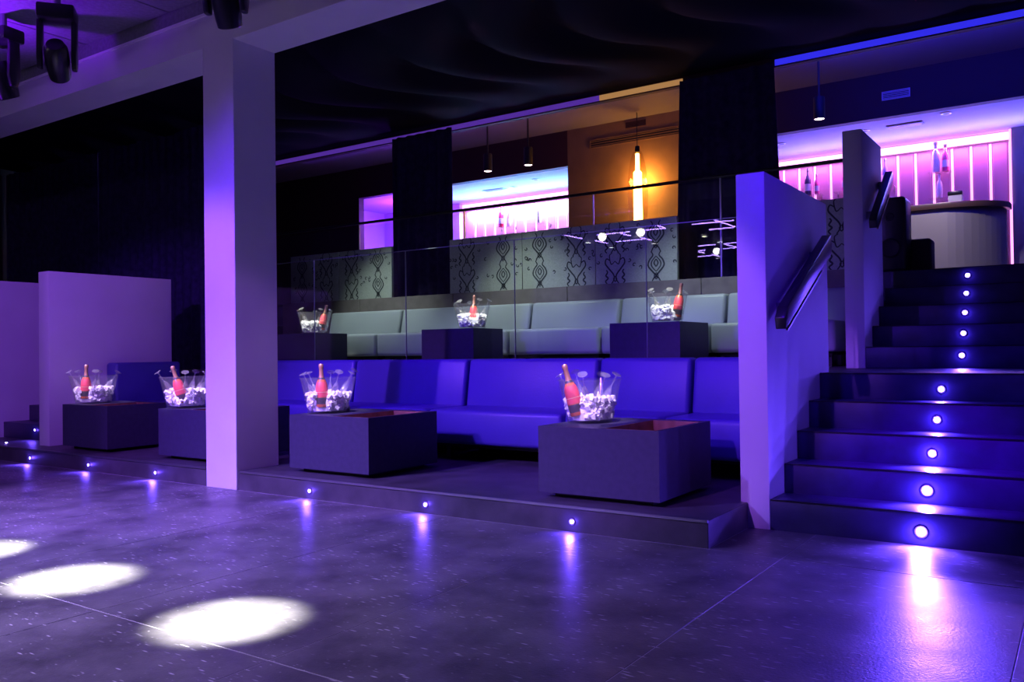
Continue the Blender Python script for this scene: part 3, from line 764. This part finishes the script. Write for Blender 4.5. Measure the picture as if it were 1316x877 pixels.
bar_bottle(-3.17, 11.97, 3.09, (0.05, 0.03, 0.10), 'dark bottle on the shelf right of the black curtain', 1.2)
bar_bottle(-3.05, 11.97, 3.09, (0.80, 0.12, 0.35), 'small pink bottle on the shelf right of the black curtain', 0.9)
shelf(-2.82, -2.56, 3.09, 'glass shelf half hidden by the upper stair partition')
bar_bottle(-2.68, 11.97, 3.09, (0.75, 0.10, 0.45), 'magenta bottle half hidden by the upper stair partition', 1.1)
shelf(-8.42, -8.05, 3.13, 'glass shelf with the red bottle in the left bar window')
bar_bottle(-8.33, 11.97, 3.13, (0.70, 0.02, 0.12), 'red bottle on the shelf in the left bar window', 1.2, (0.5, 0.05, 0.1))
bar_bottle(-8.16, 11.97, 3.13, (0.65, 0.4, 0.55), 'pale bottle beside the red one in the left bar window', 1.0)
shelf(-7.75, -7.35, 3.13, 'glass shelf at the brightest part of the left bar window')
bar_bottle(-7.55, 11.97, 3.13, (0.45, 0.45, 0.5), 'grey bottle at the brightest part of the left bar window', 1.0)
# tub on the counter
r = thing('counter_caddy', 'small white caddy with dark lid on the bar counter', 'caddy', (-1.30, 11.45, TZ + 1.03))
MB().box(-0.075, 0.075, -0.06, 0.06, 0, 0.11).build('tub', MT['white_paint'], r, bevel=0.01)
MB().box(-0.08, 0.08, -0.065, 0.065, 0.11, 0.16).build('lid', MT['blackgloss'], r, bevel=0.01)

# ================================================================== LAMPS
def oval_lamp():
    r = thing('amber_pendant', 'long amber filament pendant in oval smoked glass before the brown wall', 'pendant lamp', (-4.92, 10.26, 2.50))
    MB().tube([(0, 0, 1.18), (0, 0, 1.65)], 0.006, 8).build('cord', MT['black'], r, sm=True)
    MB().lathe([(0.0, 1.20), (0.03, 1.20), (0.035, 1.12), (0.0, 1.12)], seg=16).build('cap', MT['blackgloss'], r, sm=True)
    MB().lathe([(0.0, 1.11), (0.026, 1.10), (0.03, 0.88), (0.056, 0.85), (0.06, 0.15), (0.0, 0.14)], seg=16).build('filament_tube', MT['tube'], r, sm=True)
    pr = [(0.03, 1.15), (0.06, 1.12), (0.095, 1.0), (0.125, 0.8), (0.135, 0.55), (0.125, 0.3), (0.09, 0.08), (0.04, 0.0), (0.0, -0.005)]
    MB().lathe(pr, seg=28).build('glass_envelope', glass_mat('smoked_glass', (0.90, 0.84, 0.76), 0.02, 0.4), r, sm=True)
    light_point('amber_glow', (0, 0.09, 0.75), (1.0, 0.42, 0.07), 30, 0.05, r)
oval_lamp()
def pendant(x, y, z, label, col):
    r = thing('pendant_spot', label, 'spotlight', (x, y, z), group='small cylinder spots over the bar front')
    MB().lathe([(0.0, 0.24), (0.055, 0.24), (0.06, 0.23), (0.06, 0.0), (0.052, 0.0), (0.052, 0.02), (0.0, 0.02)], seg=20).build('housing', MT['black'], r, sm=True)
    MB().lathe([(0.0, 0.012), (0.05, 0.012), (0.05, 0.004), (0.0, 0.0)], seg=20).build('lens', MT['downlight'], r, sm=True)
    MB().tube([(0, 0, 0.24), (0, 0, 4.15 - z)], 0.012, 8).build('stem', MT['black'], r, sm=True)
pendant(-6.82, 9.5, 3.485, 'small red-glowing cylinder spot beside the black curtain', 0)
pendant(-6.154, 9.5, 3.48, 'small cylinder spot next to the brown lamp wall', 0)
pendant(-2.382, 9.5, 3.475, 'small cylinder spot above the stairs', 0)
# vents and plates
def vent(x0, x1, y, z0, z1, label, m, n=4):
    r = thing('air_vent', label, 'vent', ((x0 + x1) / 2, y, z0)); w_ = (x1 - x0) / 2; h = z1 - z0; t = min(0.012, h * 0.12)
    MB().box(-w_, w_, -0.012, 0, 0, t).box(-w_, w_, -0.012, 0, h - t, h).box(-w_, -w_ + t, -0.012, 0, t, h - t).box(w_ - t, w_, -0.012, 0, t, h - t).build('frame', m, r)
    MB().box(-w_ + t, w_ - t, -0.003, 0, t, h - t).build('backing', MT['black'], r)
    for k in range(n):
        zz = t + (h - 2 * t) * (k + 0.5) / n
        MB().box(-w_ + t, w_ - t, -0.010, -0.003, zz - 0.004, zz + 0.004).build('slat', m, r)
vent(-1.93, -1.63, 10.499, 3.83, 3.93, 'pale vent plate on the dark bulkhead above the bar', MT['white_paint'])
vent(-5.20, -4.90, 10.499, 4.03, 4.11, 'dark vent high on the brown lamp wall', MT['maroon'])
vent(-5.76, -3.75, 10.499, 3.83, 3.95, 'long slot vent across the brown lamp wall', MT['brown'], 3)
def ceil_vent(x, y, label):
    r = thing('ceiling_vent', label, 'vent', (x, y, 3.639))
    MB().box(-0.20, 0.20, -0.07, 0.07, -0.012, 0).build('frame', MT['white_paint'], r, bevel=0.003, seg=1)
    for k in range(4): MB().box(-0.18, 0.18, -0.05 + k * 0.03, -0.038 + k * 0.03, -0.016, -0.012).build('slat', MT['steel'], r)
ceil_vent(-1.77, 11.0, 'white slot vent in the bar ceiling right of the stair partition')
ceil_vent(-7.98, 11.3, 'white slot vent in the bar ceiling of the left window')
for x, y, lb in ((-2.22, 11.0, 'close to the upper stair partition'), (-3.25, 11.05, 'right of the black curtain'), (-1.30, 10.75, 'above the bar counter end'), (-7.0, 11.0, 'near the brown lamp wall'), (-7.6, 11.3, 'in the middle of the left bar window')):
    r = thing('ceiling_downlight', 'unlit round downlight in the bar ceiling ' + lb, 'downlight', (x, y, 3.639), group='unlit bar downlights')
    MB().lathe([(0.035, 0.0), (0.035, -0.008), (0.055, -0.008), (0.058, 0.0), (0.035, 0.0)], seg=20).build('ring', MT['steel'], r, sm=True)
    MB().lathe([(0.0, -0.003), (0.036, -0.003), (0.036, 0.0), (0.0, 0.0)], seg=20).build('lens', MT['black'], r, sm=True)

# ================================================================== HANDRAILS ON THE STAIR WALLS
def handrail(xw, ya, za, yb, zb, hh, label, goldlit=False):
    r = thing('stair_handrail', label, 'handrail', (xw, ya, za))
    dy, dz = yb - ya, zb - za
    MB().prism([(0, 0), (dy, dz), (dy + 0.02, dz + hh * 0.4), (dy, dz + hh), (0.04, hh), (-0.02, hh * 0.5)], 'x', 0.035, 0.095).build('rail', MT['blackgloss'], r, bevel=0.006, seg=2)
    MB().prism([(0.02, -0.006), (dy * 0.75, dz * 0.75 - 0.006), (dy * 0.75, dz * 0.75 + 0.004), (0.02, 0.004)], 'x', 0.085, 0.10).build('edge_strip', MT['label_gold'] if goldlit else MT['steel'], r)  # gold material paints the warm light along the upper rail's edge
    for t in (0.15, 0.85):
        MB().box(0.0, 0.04, dy * t - 0.02, dy * t + 0.02, dz * t + 0.02, dz * t + 0.08).build('bracket', MT['steel'], r)
handrail(-1.467, 4.70, 1.10, 5.72, 1.60, 0.13, 'wide black handrail on the partition beside the lower stairs')
handrail(-1.44, 7.05, 1.92, 7.72, 2.36, 0.12, 'black handrail with brass edge on the upper stair partition', True)

# loudspeaker and low cabinet on the top landing
r = thing('loudspeaker', 'tall black loudspeaker at the top of the stairs beside the bar', 'loudspeaker', (-1.40, 8.36, TZ))
MB().box(-0.19, 0.07, -0.16, 0.16, 0, 0.68).build('cabinet', MT['blackgloss'], r, bevel=0.035, seg=3)
mt = Matrix.Rotation(PI / 2, 3, 'X')
MB().lathe([(0.0, 0.012), (0.03, 0.004), (0.075, 0.016), (0.088, 0.010), (0.09, 0.0)], c=(-0.06, -0.158, 0.22), seg=24, mtx=mt).build('woofer', MT['black'], r, sm=True)
MB().lathe([(0.0, 0.006), (0.03, 0.010), (0.04, 0.0)], c=(-0.06, -0.158, 0.50), seg=20, mtx=mt).build('tweeter', MT['black'], r, sm=True)
r = thing('low_cabinet', 'low rounded dark cabinet between the loudspeaker and the bar counter', 'cabinet', (-1.27, 8.62, TZ))
MB().box(-0.12, 0.10, -0.12, 0.12, 0, 0.32).build('body', MT['maroon'], r, bevel=0.03, seg=3)
MB().box(-0.11, 0.09, -0.125, -0.118, 0.03, 0.27).build('door', MT['maroon'], r)

# ================================================================== DANCE FLOOR RIG
def moving_head(x, y, z, label, yawz, tilt):
    r = thing('moving_head_light', label, 'stage light', (x, y, z), (0, 0, yawz), 'moving head lights along the beam'); r.scale = (0.85, 0.85, 1.0)
    MB().box(-0.15, 0.15, -0.11, 0.11, 0.42, 0.53).build('base', MT['blackgloss'], r, bevel=0.02, seg=2)
    MB().tube([(0, 0, 0.53), (0, 0, 3.728 - z)], 0.03, 10).build('clamp', MT['steel'], r, sm=True)
    for s in (-1, 1):
        MB().prism([(-0.05, 0.42), (0.05, 0.42), (0.06, 0.15), (0.03, 0.06), (-0.03, 0.06), (-0.06, 0.15)], 'x', s * 0.135 - 0.022, s * 0.135 + 0.022).build('yoke_arm', MT['blackgloss'], r, bevel=0.012, seg=2)
    mtx = Matrix.Rotation(tilt, 3, 'X')
    MB().lathe([(0.0, 0.14), (0.07, 0.135), (0.095, 0.09), (0.10, 0.0), (0.095, -0.10), (0.088, -0.15), (0.08, -0.155), (0.078, -0.14), (0.0, -0.14)], c=(0, 0, 0.14), seg=24, mtx=mtx).build('head', MT['blackgloss'], r, sm=True)
    MB().lathe([(0.0, -0.146), (0.075, -0.143), (0.075, -0.139), (0.0, -0.139)], c=(0, 0, 0.14), seg=20, mtx=mtx).build('lens', MT['steel'], r, sm=True)
moving_head(-4.32, 3.3, 3.02, 'black moving head light hanging in front of the column top', 0.5, 0.5)
moving_head(-6.27, 3.3, 3.06, 'black moving head light hanging in front of the long beam', 0.9, 0.9)
moving_head(-7.08, 3.3, 3.07, 'black moving head light hanging farthest along the beam', 0.2, 0.4)
r = thing('ceiling_pipe', 'thin steel lighting pipe under the dance floor ceiling', 'pipe', (-6.0, 2.6, 3.56))
MB().tube([(-7.0, 0, 0), (6.0, 0, 0)], 0.022, 10).build('pipe', MT['steel'], r, sm=True)
for x in (-5.5, -2.6, -1.2, 1.5): MB().box(x - 0.03, x + 0.03, -0.03, 0.03, -0.03, 0.165).build('hanger', MT['steel'], r)
# LED tube pattern and downlights of the ceiling behind the camera (seen mirrored in the glass)
segs = [((-11.57, -6.75), (-10.23, -6.75)), ((-11.58, -6.78), (-11.58, -8.3)), ((-10.89, -7.9), (-9.92, -7.9)), ((-9.83, -6.72), (-9.14, -6.72)),
        ((-10.24, -8.05), (-10.24, -8.6)), ((-8.84, -6.66), (-8.36, -6.66)), ((-8.88, -6.69), (-8.88, -7.76)), ((-9.5, -7.9), (-8.9, -7.9)),
        ((-10.2, -9.14), (-10.2, -9.84)), ((-11.5, -8.89), (-11.5, -9.67)), ((-11.11, -9.5), (-10.3, -9.5)), ((-7.59, -6.48), (-6.53, -6.48)),
        ((-7.40, -6.51), (-7.40, -8.81)), ((-8.11, -7.72), (-7.03, -7.72)), ((-8.12, -8.9), (-7.47, -8.9)), ((-4.78, -6.47), (-4.78, -8.85)),
        ((-4.91, -7.45), (-4.40, -7.45)), ((-5.16, -8.75), (-4.76, -8.75))]
K = 0.858
def lower(p): return (p[0] * K, 12.2 - (12.2 - p[1]) * K)
for i, (a, b) in enumerate(segs):
    a = lower(a); b = lower(b)
    c = Vector(((a[0] + b[0]) / 2, (a[1] + b[1]) / 2, 3.66)); d = Vector((b[0] - a[0], b[1] - a[1], 0))
    r = thing('led_batten', 'violet LED tube on the dance floor ceiling, mirrored in the glass', 'LED tube', c, (0, 0, math.atan2(d.y, d.x)), 'LED tubes of the dance floor ceiling')
    h = d.length / 2
    MB().box(-h, h, -0.02, 0.02, 0.0, 0.03).build('channel', MT['black'], r)
    MB().box(-h, h, -0.016, 0.016, -0.018, 0.0).build('tube', MT['led_tube'], r)
for i, (x, y, rr) in enumerate(((-10.53, -7.53, 0.10), (-9.37, -7.41, 0.10), (-13.01, -5.48, 0.12), (-12.18, -9.75, 0.07), (-12.19, -11.25, 0.07), (-10.71, -9.84, 0.07), (-10.74, -11.21, 0.07), (-8.93, -10.66, 0.07), (-9.04, -12.16, 0.07))):
    r = thing('ceiling_downlight', 'lit round downlight on the dance floor ceiling, mirrored in the glass', 'downlight', (*lower((x, y)), 3.726), group='lit dance floor downlights')
    if i < 3:
        MB().lathe([(0.0, 0.0), (rr * 0.5, -0.0), (rr * 0.6, -0.08), (rr * 0.5, -0.09), (0, -0.09)], seg=20).build('socket', MT['black'], r, sm=True)
        MB().lathe([(0.0, -0.09), (rr * 0.6, -0.10), (rr, -0.17), (rr * 0.75, -0.24), (0.0, -0.28)], seg=20).build('bulb', MT['white_led'], r, sm=True)
    else:
        MB().lathe([(rr, 0.0), (rr, -0.01), (rr + 0.02, -0.01), (rr + 0.022, 0.0), (rr, 0.0)], seg=20).build('ring', MT['steel'], r, sm=True)
        MB().lathe([(0.0, -0.006), (rr, -0.006), (rr, 0.0), (0.0, 0.0)], seg=20).build('lens', MT['white_led'], r, sm=True)
